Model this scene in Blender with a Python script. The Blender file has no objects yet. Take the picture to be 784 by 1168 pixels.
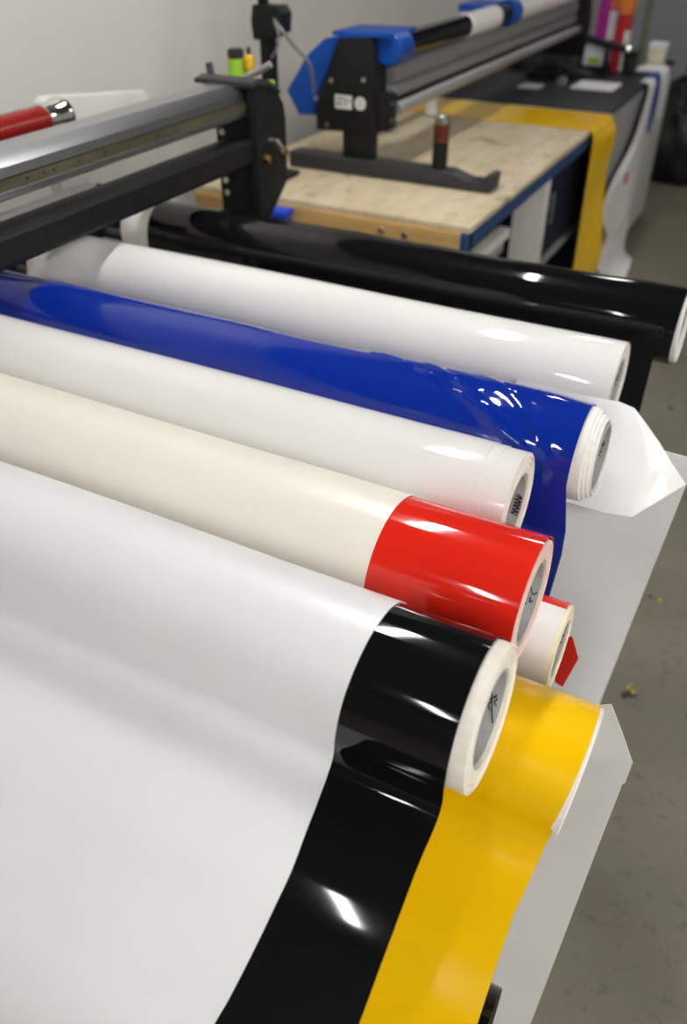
import bpy, bmesh, math, random
from mathutils import Vector, Matrix, noise as mnoise
random.seed(4)
PI = math.pi
S = bpy.context.scene
COL = S.collection
R = math.radians

# ------------------------------------------------------------------ materials
def new_mat(name):
    m = bpy.data.materials.new(name); m.use_nodes = True
    nt = m.node_tree; b = nt.nodes['Principled BSDF']
    return m, nt, b

def noise(nt, scale, detail=4, rough=.55, vec=None, obj=True):
    tc = nt.nodes.new('ShaderNodeTexCoord')
    n = nt.nodes.new('ShaderNodeTexNoise')
    n.inputs['Scale'].default_value = scale; n.inputs['Detail'].default_value = detail
    n.inputs['Roughness'].default_value = rough
    src = tc.outputs['Object']
    if vec:
        mp = nt.nodes.new('ShaderNodeMapping'); mp.inputs['Scale'].default_value = vec
        nt.links.new(src, mp.inputs[0]); src = mp.outputs[0]
    nt.links.new(src, n.inputs['Vector'])
    return n

def ramp(nt, fac, stops):
    r = nt.nodes.new('ShaderNodeValToRGB')
    e = r.color_ramp.elements
    while len(e) < len(stops): e.new(.5)
    for i, (p, c) in enumerate(stops):
        e[i].position = p; e[i].color = (*c, 1)
    nt.links.new(fac, r.inputs[0])
    return r

def bump(nt, b, fac, strength, dist=.01):
    bp = nt.nodes.new('ShaderNodeBump'); bp.inputs['Strength'].default_value = strength
    bp.inputs['Distance'].default_value = dist
    nt.links.new(fac, bp.inputs['Height']); nt.links.new(bp.outputs[0], b.inputs['Normal'])

def film(name, col, rough=.1, spec=.5, wav=.04, wscale=(1.2, 9, 9), coat=0.0):
    """smooth plastic film: faint tonal drift and a slight long waviness along the roll"""
    m, nt, b = new_mat(name)
    n = noise(nt, 6, 3)
    r = ramp(nt, n.outputs[0], [(.3, tuple(c * .96 for c in col)), (.7, col)])
    nt.links.new(r.outputs[0], b.inputs['Base Color'])
    b.inputs['Roughness'].default_value = rough
    b.inputs['Specular IOR Level'].default_value = spec
    b.inputs['Coat Weight'].default_value = coat; b.inputs['Coat Roughness'].default_value = .05
    w = noise(nt, 1.6, 2, .4, wscale)
    bump(nt, b, w.outputs[0], wav, .02)
    return m

def plain(name, col, rough=.5, metal=0., var=.1, scale=14, vec=None, bmp=0., spec=.5):
    m, nt, b = new_mat(name)
    n = noise(nt, scale, 4, .55, vec)
    r = ramp(nt, n.outputs[0], [(.3, tuple(c * (1 - var) for c in col)), (.7, tuple(min(1, c * (1 + var)) for c in col))])
    nt.links.new(r.outputs[0], b.inputs['Base Color'])
    b.inputs['Roughness'].default_value = rough; b.inputs['Metallic'].default_value = metal
    b.inputs['Specular IOR Level'].default_value = spec
    if bmp: bump(nt, b, n.outputs[0], bmp, .01)
    return m

M = {}
M['black_film'] = film('black gloss film', (.005, .005, .006), .06, .42, .03)
M['white_film'] = film('white gloss film', (.77, .755, .735), .07, .5, .03)
M['white_satin'] = film('white satin film', (.80, .785, .765), .30, .4, .02)
M['white_sheet'] = film('white paper sheet', (.78, .78, .785), .34, .35, .03, (1, 3, 3))
M['white_hanging'] = film('white hanging film', (.88, .875, .87), .28, .4, .03)
M['cream_film'] = film('cream application film', (.83, .79, .70), .32, .4, .03)
M['blue_film'] = film('blue gloss film', (.004, .024, .29), .05, .5, .05)
M['red_film'] = film('red gloss film', (.72, .021, .010), .07, .5, .03)
M['dark_red_film'] = film('dark red film', (.24, .010, .009), .25, .4, .03)
M['yellow_film'] = film('yellow satin film', (.90, .53, .002), .20, .45, .03)
M['clear_grey'] = film('greyish film', (.74, .735, .71), .28, .4, .05)
M['liner'] = plain('paper liner edge', (.80, .75, .66), .7, var=.06, scale=90, vec=(1, 1, 1))
M['liner_cool'] = plain('white paper liner edge', (.82, .80, .76), .65, var=.05, scale=90)
M['liner_pink'] = plain('pinkish paper liner edge', (.80, .60, .52), .65, var=.06, scale=90)
M['liner_yellowed'] = plain('yellowed paper liner edge', (.80, .74, .52), .6, var=.06, scale=90)
M['core'] = plain('grey paperboard core', (.40, .40, .395), .55, var=.12, scale=40)
M['core_dark'] = plain('brown black core', (.10, .075, .06), .6, var=.2, scale=40)
M['ink'] = plain('black pen ink', (.015, .015, .015), .5)
M['alu'] = plain('brushed aluminium', (.46, .47, .49), .30, 1., .1, 30, (1, .05, 1))
M['alu_dull'] = plain('dull steel', (.36, .36, .36), .5, .6, .15, 30, (1, .05, 1))
M['brass_strip'] = plain('stained brass coloured strip', (.12, .11, .068), .5, .4, .3, 25, (1, .3, 1))
M['black_metal'] = plain('black painted metal', (.012, .012, .013), .5, 0, .2, 40, spec=.18)
M['dark_metal'] = plain('dark grey painted metal', (.035, .035, .037), .5, 0, .2, 40, spec=.3)
M['chrome'] = plain('chrome', (.80, .79, .74), .12, 1., .04, 20)
M['steel'] = plain('zinc steel', (.62, .61, .58), .3, 1., .1, 40)
M['brass'] = plain('brass', (.42, .27, .09), .35, 1., .1, 40)
M['blue_plastic'] = plain('blue plastic', (.004, .06, .33), .42, 0, .08, 20, spec=.3)
M['light_roller'] = plain('light grey roller', (.13, .128, .122), .55, 0, .08, 20)
M['roller_grey'] = plain('grey silicone roller', (.20, .20, .195), .5, 0, .1, 20)
M['blue_paint'] = plain('dark blue painted steel', (.015, .055, .15), .45, 0, .25, 30)
M['navy'] = plain('navy painted panel', (.006, .010, .028), .5, 0, .25, 12, spec=.25)
M['white_plastic'] = plain('off white plastic', (.66, .65, .61), .4, 0, .05, 8)
M['grey_panel'] = plain('light grey laminate', (.50, .50, .48), .5, 0, .06, 8)
M['mid_grey'] = plain('mid grey panel', (.27, .27, .265), .55, 0, .1, 8)
M['black_mat'] = plain('black cutting mat', (.012, .013, .018), .5, 0, .3, 9, spec=.22)
M['rubber'] = plain('black rubber', (.012, .012, .012), .7)
M['lime'] = plain('lime green plastic', (.28, .52, .03), .4)
M['yellow_plastic'] = plain('amber yellow plastic', (.82, .47, .01), .4)
M['olive'] = plain('olive grey metal', (.16, .17, .11), .45, .3)
M['magenta'] = plain('magenta print', (.42, .02, .28), .4)
M['orange'] = plain('orange print', (.75, .20, .03), .4)
M['red_print'] = plain('red print', (.48, .015, .015), .35)
M['paper'] = plain('white paper', (.70, .70, .72), .6, 0, .04, 10)
M['cream_box'] = plain('cream card', (.64, .60, .46), .6)
M['red_reflection'] = plain('red brown reflection tint', (.16, .035, .018), .4, .5, .3, 30)
M['bag'] = plain('black bin bag plastic', (.007, .007, .008), .5, 0, .3, 12, None, .6)
M['cable'] = plain('grey cable sheath', (.22, .22, .22), .5)
M['rubble'] = plain('red brown stain', (.35, .05, .03), .6)

def mat_wood():
    m, nt, b = new_mat('worn plywood')
    n = noise(nt, 5, 6, .6, (3, .7, 3))
    r = ramp(nt, n.outputs[0], [(.25, (.44, .34, .20)), (.5, (.60, .50, .335)), (.75, (.70, .61, .44))])
    n2 = noise(nt, 7, 5, .7)
    r2 = ramp(nt, n2.outputs[0], [(.55, (1, 1, 1)), (.66, (.34, .31, .27))])
    mx = nt.nodes.new('ShaderNodeMix'); mx.data_type = 'RGBA'; mx.blend_type = 'MULTIPLY'
    mx.inputs['Factor'].default_value = .75
    nt.links.new(r.outputs[0], mx.inputs[6]); nt.links.new(r2.outputs[0], mx.inputs[7])
    nt.links.new(mx.outputs[2], b.inputs['Base Color']); b.inputs['Roughness'].default_value = .55
    return m
M['wood'] = mat_wood()
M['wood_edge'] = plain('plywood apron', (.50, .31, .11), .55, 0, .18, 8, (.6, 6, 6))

def mat_floor():
    m, nt, b = new_mat('sealed concrete floor')
    n = noise(nt, 2.2, 6, .6)
    r = ramp(nt, n.outputs[0], [(.3, (.138, .126, .092)), (.7, (.188, .173, .130))])
    n1 = noise(nt, 26, 4, .7)
    r1 = ramp(nt, n1.outputs[0], [(.32, (.62, .62, .62)), (.45, (1, 1, 1)), (.72, (1.0, 1.0, .98)), (.80, (1.35, 1.3, 1.2))])
    mx = nt.nodes.new('ShaderNodeMix'); mx.data_type = 'RGBA'; mx.blend_type = 'MULTIPLY'; mx.inputs['Factor'].default_value = .8
    nt.links.new(r.outputs[0], mx.inputs[6]); nt.links.new(r1.outputs[0], mx.inputs[7])
    def specks(scale, lo, hi, colour, src):
        tc = nt.nodes.new('ShaderNodeTexCoord')
        v = nt.nodes.new('ShaderNodeTexVoronoi'); v.inputs['Scale'].default_value = scale; v.voronoi_dimensions = '2D'
        nz = noise(nt, 40, 2)
        ad = nt.nodes.new('ShaderNodeMix'); ad.data_type = 'RGBA'; ad.blend_type = 'LINEAR_LIGHT'; ad.inputs['Factor'].default_value = .03
        nt.links.new(tc.outputs['Object'], ad.inputs[6]); nt.links.new(nz.outputs['Color'], ad.inputs[7])
        nt.links.new(ad.outputs[2], v.inputs['Vector'])
        sp = nt.nodes.new('ShaderNodeSeparateColor'); nt.links.new(v.outputs['Color'], sp.inputs[0])
        gt = nt.nodes.new('ShaderNodeMath'); gt.operation = 'MULTIPLY_ADD'   # threshold radius by cell colour
        gt.inputs[1].default_value = hi - lo; gt.inputs[2].default_value = lo
        nt.links.new(sp.outputs[0], gt.inputs[0])
        lt = nt.nodes.new('ShaderNodeMath'); lt.operation = 'LESS_THAN'
        nt.links.new(v.outputs['Distance'], lt.inputs[0]); nt.links.new(gt.outputs[0], lt.inputs[1])
        mm = nt.nodes.new('ShaderNodeMix'); mm.data_type = 'RGBA'
        nt.links.new(lt.outputs[0], mm.inputs['Factor']); nt.links.new(src, mm.inputs[6]); mm.inputs[7].default_value = (*colour, 1)
        return mm.outputs[2]
    o = specks(6.5, -.22, .12, (.035, .033, .03), mx.outputs[2])
    o = specks(5.2, -.9, .10, (.36, .27, .05), o)
    nt.links.new(o, b.inputs['Base Color'])
    b.inputs['Roughness'].default_value = .38; b.inputs['Specular IOR Level'].default_value = .4
    bump(nt, b, n1.outputs[0], .05, .004)
    return m
M['floor'] = mat_floor()
M['wall_dark'] = plain('dark grey wall', (.07, .07, .07), .8, 0, .05, 1.2)
M['wall_white'] = plain('white painted wall', (.45, .445, .43), .8, 0, .05, 1.2)
M['wall'] = plain('painted wall', (.58, .565, .53), .8, 0, .05, 1.2, None, .03)
M['wall_far'] = plain('grey painted wall', (.30, .315, .325), .8, 0, .05, 1.2)
M['ceiling'] = plain('ceiling paint', (.055, .055, .054), .9, 0, .05, 1.2)

def lamp_mat(e):
    m, nt, b = new_mat('lamp diffuser')
    b.inputs['Base Color'].default_value = (.8, .8, .8, 1)
    b.inputs['Emission Color'].default_value = (1, .985, .962, 1)
    b.inputs['Emission Strength'].default_value = e
    return m
M['lamp_housing'] = plain('white lamp housing', (.7, .7, .7), .5)

# ------------------------------------------------------------------ mesh helpers
def build(name, bm, mat, parent=None, smooth=True, ang=35, loc=None):
    bmesh.ops.remove_doubles(bm, verts=bm.verts, dist=1e-6)
    bmesh.ops.recalc_face_normals(bm, faces=bm.faces)
    if smooth:
        for f in bm.faces: f.smooth = True
        for e in bm.edges:
            if len(e.link_faces) == 2 and e.calc_face_angle(0) > R(ang): e.smooth = False
    me = bpy.data.meshes.new(name); bm.to_mesh(me); bm.free()
    me.materials.append(M[mat])
    o = bpy.data.objects.new(name, me); COL.objects.link(o)
    if parent is not None:
        o.parent = parent
        o.matrix_parent_inverse = Matrix.Translation(parent.location).inverted()
    return o

def thing(name, label, cat, loc=(0, 0, 0), group=None):
    o = bpy.data.objects.new(name, None); COL.objects.link(o)
    o.location = loc; o['label'] = label; o['category'] = cat
    if group: o['group'] = group
    return o

def tag(o, label, cat, group=None):
    o['label'] = label; o['category'] = cat
    if group: o['group'] = group
    return o

def struct(o):
    o['kind'] = 'structure'; return o

def box(bm, x0, x1, y0, y1, z0, z1, bev=0.):
    vs = [bm.verts.new((x, y, z)) for x in (x0, x1) for y in (y0, y1) for z in (z0, z1)]
    fs = [bm.faces.new([vs[i] for i in q]) for q in ((0, 1, 3, 2), (4, 6, 7, 5), (0, 4, 5, 1), (2, 3, 7, 6), (0, 2, 6, 4), (1, 5, 7, 3))]
    if bev:
        es = list({e for f in fs for e in f.edges})
        bmesh.ops.bevel(bm, geom=es, offset=bev, segments=2, affect='EDGES', profile=.6)
    return bm

def bx(x0, x1, y0, y1, z0, z1, bev=0.):
    return box(bmesh.new(), x0, x1, y0, y1, z0, z1, bev)

def lathe(bm, prof, origin, axis='x', n=72, disp=None):
    """closed profile of (along-axis, radius) swept round an axis through origin"""
    ox, oy, oz = origin
    rings = []
    for k in range(n):
        t = 2 * PI * k / n
        ring = []
        for a, r in prof:
            aa, rr = (a, r) if disp is None else disp(a, r, t)
            c, s = rr * math.cos(t), rr * math.sin(t)
            if axis == 'x': p = (ox + aa, oy + c, oz + s)
            elif axis == 'y': p = (ox + c, oy + aa, oz + s)
            else: p = (ox + c, oy + s, oz + aa)
            ring.append(bm.verts.new(p))
        rings.append(ring)
    m = len(prof)
    for k in range(n):
        A, B = rings[k], rings[(k + 1) % n]
        for i in range(m):
            j = (i + 1) % m
            q = [A[i], A[j], B[j], B[i]]
            try: bm.faces.new(q)
            except ValueError: pass
    return bm

def tube_ring(a0, a1, ro, ri, origin, axis='x', n=72, bev=0.):
    if bev: prof = [(a0, ri), (a0, ro - bev), (a0 + bev, ro), (a1 - bev, ro), (a1, ro - bev), (a1, ri)]
    else: prof = [(a0, ri), (a0, ro), (a1, ro), (a1, ri)]
    return lathe(bmesh.new(), prof, origin, axis, n)

def rod(bm, a0, a1, r, origin, axis='x', n=32, bev=.0):
    bev = bev or min(r * .12, abs(a1 - a0) * .2)
    prof = [(a0, .0001), (a0, r - bev), (a0 + bev, r), (a1 - bev, r), (a1, r - bev), (a1, .0001)]
    lathe(bm, prof, origin, axis, n); return bm

def prism(bm, poly, plane, a0, a1, bev=0.):
    """extrude polygon: plane 'xz' along y, 'yz' along x, 'xy' along z"""
    def P(u, v, a):
        return {'xz': (u, a, v), 'yz': (a, u, v), 'xy': (u, v, a)}[plane]
    A = [bm.verts.new(P(u, v, a0)) for u, v in poly]
    B = [bm.verts.new(P(u, v, a1)) for u, v in poly]
    n = len(poly); fs = [bm.faces.new(A), bm.faces.new(B[::-1])]
    for i in range(n):
        j = (i + 1) % n
        fs.append(bm.faces.new([A[i], B[i], B[j], A[j]]))
    if bev:
        bmesh.ops.bevel(bm, geom=list({e for f in fs[:2] for e in f.edges}), offset=bev, segments=2, affect='EDGES', profile=.6)
    return bm

def curve_pts(pts, sub=8):
    """Catmull-Rom through points of any dimension"""
    out = []
    n = len(pts); d = len(pts[0])
    for i in range(n - 1):
        p0 = pts[max(i - 1, 0)]; p1 = pts[i]; p2 = pts[i + 1]; p3 = pts[min(i + 2, n - 1)]
        for k in range(sub):
            t = k / sub
            out.append(tuple(.5 * (2 * p1[c] + (p2[c] - p0[c]) * t + (2 * p0[c] - 5 * p1[c] + 4 * p2[c] - p3[c]) * t * t + (3 * p1[c] - p0[c] - 3 * p2[c] + p3[c]) * t ** 3) for c in range(d)))
    out.append(tuple(pts[-1])); return out

def pipe(bm, pts, r, n=10):
    pts = [Vector(p) for p in pts]
    rings = []
    up = Vector((0, 0, 1))
    for i, p in enumerate(pts):
        d = (pts[min(i + 1, len(pts) - 1)] - pts[max(i - 1, 0)]).normalized()
        u = d.cross(up)
        if u.length < .05: u = d.cross(Vector((1, 0, 0)))
        u.normalize(); v = u.cross(d)
        rings.append([bm.verts.new(p + r * (u * math.cos(2 * PI * k / n) + v * math.sin(2 * PI * k / n))) for k in range(n)])
    for A, B in zip(rings, rings[1:]):
        for k in range(n): bm.faces.new([A[k], A[(k + 1) % n], B[(k + 1) % n], B[k]])
    bm.faces.new(rings[0]); bm.faces.new(rings[-1][::-1])
    return bm

def wrap(yc, zc, r, th0, th1, tail=(), n=60, sub=7, lift=0.):
    """profile in (y,z): round the roll from th0 to th1 degrees, then down the tail"""
    arc = [(yc + r * math.cos(R(th0 + (th1 - th0) * k / n)), zc + r * math.sin(R(th0 + (th1 - th0) * k / n))) for k in range(n + 1)]
    if not tail: return arc
    t = curve_pts([arc[-3], arc[-1]] + list(tail), sub)
    k = sub
    return arc + t[k + 1:]

def sheet(prof, xl, xr, nx, th, disp=None):
    """closed thin sheet along x over a (y,z) profile; outer side first. xl, xr: numbers or functions of fraction s"""
    bm = bmesh.new()
    n = len(prof)
    L = [0.]
    for a, b_ in zip(prof, prof[1:]): L.append(L[-1] + math.hypot(b_[0] - a[0], b_[1] - a[1]))
    fl = xl if callable(xl) else (lambda s: xl)
    fr = xr if callable(xr) else (lambda s: xr)
    nor = []
    for i in range(n):
        a = prof[max(i - 1, 0)]; c = prof[min(i + 1, n - 1)]
        ty, tz = c[0] - a[0], c[1] - a[1]; l = math.hypot(ty, tz) or 1
        nor.append((tz / l, -ty / l))         # outward for a counter-clockwise wrap
    O, I = [], []
    for i, (y, z) in enumerate(prof):
        s = L[i] / L[-1]; ro, ri = [], []
        for j in range(nx + 1):
            a_, b_ = (xl[i] if isinstance(xl, list) else fl(s)), (xr[i] if isinstance(xr, list) else fr(s))
            x = a_ + (b_ - a_) * j / nx
            d = disp(x, L[i], s) if disp else 0.
            ny, nz = nor[i]
            ro.append(bm.verts.new((x, y + ny * d, z + nz * d)))
            ri.append(bm.verts.new((x, y + ny * (d - th), z + nz * (d - th))))
        O.append(ro); I.append(ri)
    for i in range(n - 1):
        for j in range(nx):
            bm.faces.new([O[i][j], O[i][j + 1], O[i + 1][j + 1], O[i + 1][j]])
            bm.faces.new([I[i][j], I[i + 1][j], I[i + 1][j + 1], I[i][j + 1]])
        bm.faces.new([O[i][0], O[i + 1][0], I[i + 1][0], I[i][0]])
        bm.faces.new([O[i][nx], I[i][nx], I[i + 1][nx], O[i + 1][nx]])
    for j in range(nx):
        bm.faces.new([O[0][j], I[0][j], I[0][j + 1], O[0][j + 1]])
        bm.faces.new([O[-1][j], O[-1][j + 1], I[-1][j + 1], I[-1][j]])
    return bm

def scribble(core, yc, zc, ri, xe, marks):
    """pen strokes on the inside wall of a core tube: (depth from the mouth, angle in degrees) polylines"""
    bm = bmesh.new()
    for st in marks:
        pts = curve_pts(st, 5)
        pipe(bm, [(xe - d, yc + (ri - .0004) * math.cos(R(t)), zc + (ri - .0004) * math.sin(R(t))) for d, t in pts], .0008, 5)
    return build('pen_marking', bm, 'ink', core)

def body(root, yc, zc, r, xl, xe, rc, ri, liner='liner', skew=0., steps=None, core='core', marks=None, core_out=0.):
    """wound paper layers with a stepped end face, and the core tube inside"""
    steps = steps or [(0., 1.), (.0018, .86), (.0, .80), (.0025, .62), (.0008, .5), (.002, .3), (-.001, .15)]
    prof = [(xl, rc)] + [(xl, r)]
    last = None
    for dx, f in steps:
        rr = rc + (r - rc) * f
        prof += [(xe + dx, rr)]
    prof += [(xe, rc)]
    def dsp(a, rr, t):
        return (a + skew * math.sin(t) if a > xe - .02 else a), rr
    lb = build('paper_layers', lathe(bmesh.new(), prof, (0, yc, zc), 'x', 96, dsp), liner, root, ang=25)
    co = build('core', tube_ring(xl - .01, xe - .002 + core_out, rc, ri, (0, yc, zc), 'x', 72, .0008), core, root)
    if marks: scribble(co, yc, zc, ri, xe + core_out, [[(d_, t_ - 215) for d_, t_ in st] for st in marks])
    return lb, co

# ------------------------------------------------------------------ the room
XW = -1.78
struct(build('floor', bx(XW - .1, 3.2, -4.1, 8.1, -.1, 0), 'floor', smooth=False))
struct(build('ceiling', bx(XW - .1, 3.2, -4.1, 8.1, 3.0, 3.1), 'ceiling', smooth=False))
struct(build('wall_left', bx(XW - .1, XW, -4.1, 8.1, 0, 3.0), 'wall', smooth=False))
struct(build('wall_right', bx(3.1, 3.2, -4.1, 8.1, 0, 3.0), 'wall_white', smooth=False))
struct(build('wall_far', bx(XW, 3.1, 8.0, 8.1, 0, 3.0), 'wall_far', smooth=False))
struct(build('wall_near', bx(XW, 3.1, -4.1, -4.0, 0, 3.0), 'wall_dark', smooth=False))

def ceiling_lamp(x, y, w, l, e, label):
    M['lamp%d' % e] = lamp_mat(e)
    t = thing('ceiling_lamp', label, 'ceiling lamp', (x, y, 3.0), 'ceiling strip lamps')
    build('housing', bx(x - w / 2 - .02, x + w / 2 + .02, y - l / 2 - .02, y + l / 2 + .02, 2.93, 2.999, .006), 'lamp_housing', t)
    build('diffuser', bx(x - w / 2, x + w / 2, y - l / 2, y + l / 2, 2.915, 2.9295), 'lamp%d' % e, t, smooth=False)
LX = 'ceiling strip lamp '
for (x, y, w_, l_, e, lb) in ((-.87, 1.70, .06, .8, 195, LX + 'above the film rolls'), (-.87, -2.4, .07, .8, 90, LX + 'behind the viewer'), (-.95, 5.7, .10, 1.25, 34, LX + 'above the far black table'),
                   (1.5, 4.0, .26, 1.25, 25, LX + 'added as unseen fill over the open floor ahead'), (2.3, .9, .26, 1.25, 36, LX + 'added as unseen fill by the right wall beside the rolls'), (2.2, -1.5, .4, 1.25, 68, LX + 'added as unseen fill by the right wall behind the viewer'),  # unseen fill lamps, added to brighten sheets, roll ends and background
                   (1.0, -3.2, .5, 1.25, 30, LX + 'added as unseen fill by the near wall behind the viewer')):  # unseen fill lamp, added to brighten the hanging sheet
    ceiling_lamp(x, y, w_, l_, e, lb)

# ------------------------------------------------------------------ film rolls, upper tier
ZR = .965
GR = 'film rolls on the upper arms of the rack'
XL = -1.36

# black roll at the back
yc, r = 1.545, .067
t = thing('film_roll', 'glossy black film roll at the back, nearest the plywood bench', 'film roll', (0, yc, ZR), GR)
pf = wrap(yc, ZR, r + .0015, -110, 180, [(yc - r - .0025, ZR - .05), (yc - r - .002, ZR - .16), (yc - r + .004, ZR - .3), (yc - r + .012, ZR - .5)])
def d_blk(x, l, s): return .0009 * math.sin(x * 9 + l * 12) + .0006 * math.sin(x * 31 + 1)
o = build('film', sheet(pf, -1.285, lambda s: -.110 - .024 * min(1, max(0, (s - .40) / .04)) - .006 * max(0, s - .45), 60, .0011, d_blk), 'black_film', t)
body(t, yc, ZR, r - .002, -1.365, -.103, .052, .047, 'liner_cool', -.003)
# second black layer edge: the narrow wrap round the end of the roll
build('film_edge_wrap', lathe(bmesh.new(), [(-.145, r + .0018), (-.145, r + .0026), (-.109, r + .0030), (-.109, r + .0018)], (0, yc, ZR), 'x', 96), 'black_film', t)

# white roll in front of it
yc, r = 1.25, .074
t = thing('film_roll', 'white satin film roll lying between the black roll and the blue roll', 'film roll', (0, yc, ZR), GR)
pf = wrap(yc, ZR, r + .001, -100, 255)
build('film', sheet(pf, -1.33, -.157, 50, .001, lambda x, l, s: .0007 * math.sin(x * 8 + l * 10)), 'white_film', t)
body(t, yc, ZR, r - .001, XL, -.158, .049, .045, 'liner', 0, [(0, 1.), (.001, .7), (0, .5), (.0012, .2)], marks=[[(.006, 196), (.012, 202), (.006, 208), (.012, 212)], [(.006, 216), (.012, 214), (.014, 222)]])

# blue roll with loose, creased film
yc, r = 1.035, .069
t = thing('film_roll', 'glossy blue film roll with diagonal creases and stepped white paper end', 'film roll', (0, yc, ZR), GR)
def crease(u, w): return math.exp(-(u / w) ** 2)
def d_blue(x, l, s):
    # l runs from the underside over the top (about .27 from the start) to the front
    top = (l - .235) / .11           # 0 at top, 1 at front
    d = .0012 * math.sin(x * 7 + l * 9) + .0009 * math.sin(x * 17 - l * 22)
    if x > -.62:
        fade = min(1, (x + .62) / .15) * min(1, max(0, (-.165 - x) / .05))
        for x0, k, a, w in ((-.45, .27, .0050, .012), (-.375, .19, .0034, .009), (-.30, .13, .0024, .008)):
            u = x - (x0 + k * top) - .010 * math.sin(top * 4 + x0 * 40)
            d += a * (crease(u, w) - .5 * crease(u - 1.6 * w, w)) * fade * min(1, max(0, 1.2 - abs(top - .35)))
        zone = crease(x + .32 - .2 * (top - .3), .07) * crease(top - .35, .40)
        d += .0035 * mnoise.noise(Vector((x * 26, l * 34, 2.3))) * fade * zone
        d += .004 * crease(top + .25, .35) * fade
    return d
pf = wrap(yc, ZR, r + .0015, -110, 182, [(yc - r - .003, ZR - .05), (yc - r - .006, ZR - .10), (yc - r + .004, ZR - .16), (yc - r + .02, ZR - .24)], n=90)
build('film', sheet(pf, -1.3, lambda s: -.158 + .012 * max(0, min(1, (s - .62) / .12)) - .05 * max(0, s - .82), 150, .0011, d_blue), 'blue_film', t)
body(t, yc, ZR, r - .001, XL, -.152, .050, .0455, 'liner_cool', -.004,
     [(-.004, 1.), (.008, .97), (.009, .80), (.013, .76), (.014, .58), (.018, .54), (.019, .34), (.023, .30), (.022, .1)], core_out=.024,
     marks=[[(.008, 186), (.014, 190), (.009, 194), (.015, 198), (.009, 202)], [(.008, 206), (.008, 214), (.014, 214), (.014, 206), (.008, 206)], [(.009, 208), (.013, 208), (.009, 210), (.013, 212)]])

# white gloss roll with seams
yc, r = .864, .0735
t = thing('film_roll', 'glossy white film roll with two seam lines near its end, beside the blue roll', 'film roll', (0, yc, ZR), GR)
pf = wrap(yc, ZR, r + .0008, -100, 255)
build('film', sheet(pf, -1.33, -.2, 30, .001, lambda x, l, s: .0005 * math.sin(x * 9 + l * 10)), 'white_film', t)
pf = wrap(yc, ZR, r + .0032, -60, 230)
build('outer_wrap', sheet(pf, -1.33, lambda s: -.246 + .006 * s, 30, .002, lambda x, l, s: .0005 * math.sin(x * 9 + l * 10)), 'white_film', t)
build('seam_wrap', sheet(wrap(yc, ZR, r + .0019, -80, 240), -.25, lambda s: -.228, 4, .001), 'white_film', t)
body(t, yc, ZR, r - .0005, XL, -.199, .047, .0425, 'liner', 0, [(0, 1.), (.0012, .82), (-.001, .78), (.001, .55), (-.001, .5), (.001, .25)],
     marks=[[(.003 + .010 * (k % 2), 166 + 3.2 * k) for k in range(12)], [(.004 + .007 * (k % 2), 170 + 5 * k) for k in range(8)]])

# red roll under a cream cover
yc, r = .70, .0765
t = thing('film_roll', 'red film roll mostly covered in cream paper, its end red', 'film roll', (0, yc, ZR), GR)
pf = wrap(yc, ZR, r + .001, -110, 230)
build('film', sheet(pf, -1.33, lambda s: -.1275, 40, .001, lambda x, l, s: .0005 * math.sin(x * 11 + l * 9)), 'red_film', t)
pf = wrap(yc, ZR, r + .0022, -60, 215)
o = build('cream_cover', sheet(pf, -1.33, lambda s: -.290 - .012 * s, 40, .001, lambda x, l, s: .0006 * math.sin(x * 7 + l * 10) if x < -.5 else .0), 'cream_film', t)
o['label'] = 'cream paper cover over the red film'
body(t, yc, ZR, r - .003, XL, -.127, .051, .0465, 'liner_pink', 0, [(0, 1.), (.001, .8), (-.0005, .75), (.001, .5), (0, .3)],
     marks=[[(.004, 190), (.009, 186), (.018, 212)], [(.006, 176), (.009, 173), (.010, 180)], [(.012, 168), (.015, 171)]])

# front roll: black film, white sheet over it, both pulled down over the lower roll
yc, r = .522, .0765
ZF = .967
t = thing('film_roll', 'front roll, black film under a wide white sheet drawn down towards the viewer', 'film roll', (0, yc, ZF), GR)
tail = [(.4445, .945), (.4475, .922), (.443, .906), (.430, .897), (.408, .893), (.383, .887), (.355, .872), (.325, .848), (.295, .818), (.265, .787), (.239, .757), (.20, .71), (.17, .65), (.15, .55), (.145, .45)]
pf = wrap(yc, ZF, r + .001, -110, 180, tail, n=70, sub=8)
def d_front(x, l, s): return .0008 * math.sin(x * 10 + l * 8)
def edge_along(prof, knots):
    # edge position by distance along the film from the top of the roll; knots: (distance, x)
    i0 = max(range(71), key=lambda i: prof[i][1])
    K = curve_pts(knots, 8)
    out, d = [], 0.
    for i, p in enumerate(prof):
        if i > i0: d += math.hypot(p[0] - prof[i - 1][0], p[1] - prof[i - 1][1])
        x = K[-1][1]
        for (a, xa), (b_, xb) in zip(K, K[1:]):
            if d <= b_:
                x = xa + (xb - xa) * max(0, (d - a) / (b_ - a)); break
        out.append(x)
    return out
build('film', sheet(pf, -1.33, edge_along(pf, [(0, -.1275), (.1, -.127), (.17, -.1288), (.22, -.1292), (.28, -.1285), (.36, -.131), (.42, -.134), (.6, -.145)]), 30, .001, d_front), 'black_film', t)
def yaw(prof, lift):
    out = []
    n = len(prof)
    for i in range(n):
        a = prof[max(i - 1, 0)]; c = prof[min(i + 1, n - 1)]
        ty, tz = c[0] - a[0], c[1] - a[1]; q = math.hypot(ty, tz)
        out.append((prof[i][0] + tz / q * lift, prof[i][1] - ty / q * lift))
    return out
def d_sheet(x, l, s):
    far = max(0, -.3 - x)
    return d_front(x, l, s) + .010 * far * max(0, min(1, (s - .30) * 6)) + .006 * far * math.sin(l * 14 + x * 3) * max(0, min(1, (s - .36) * 5))
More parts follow.
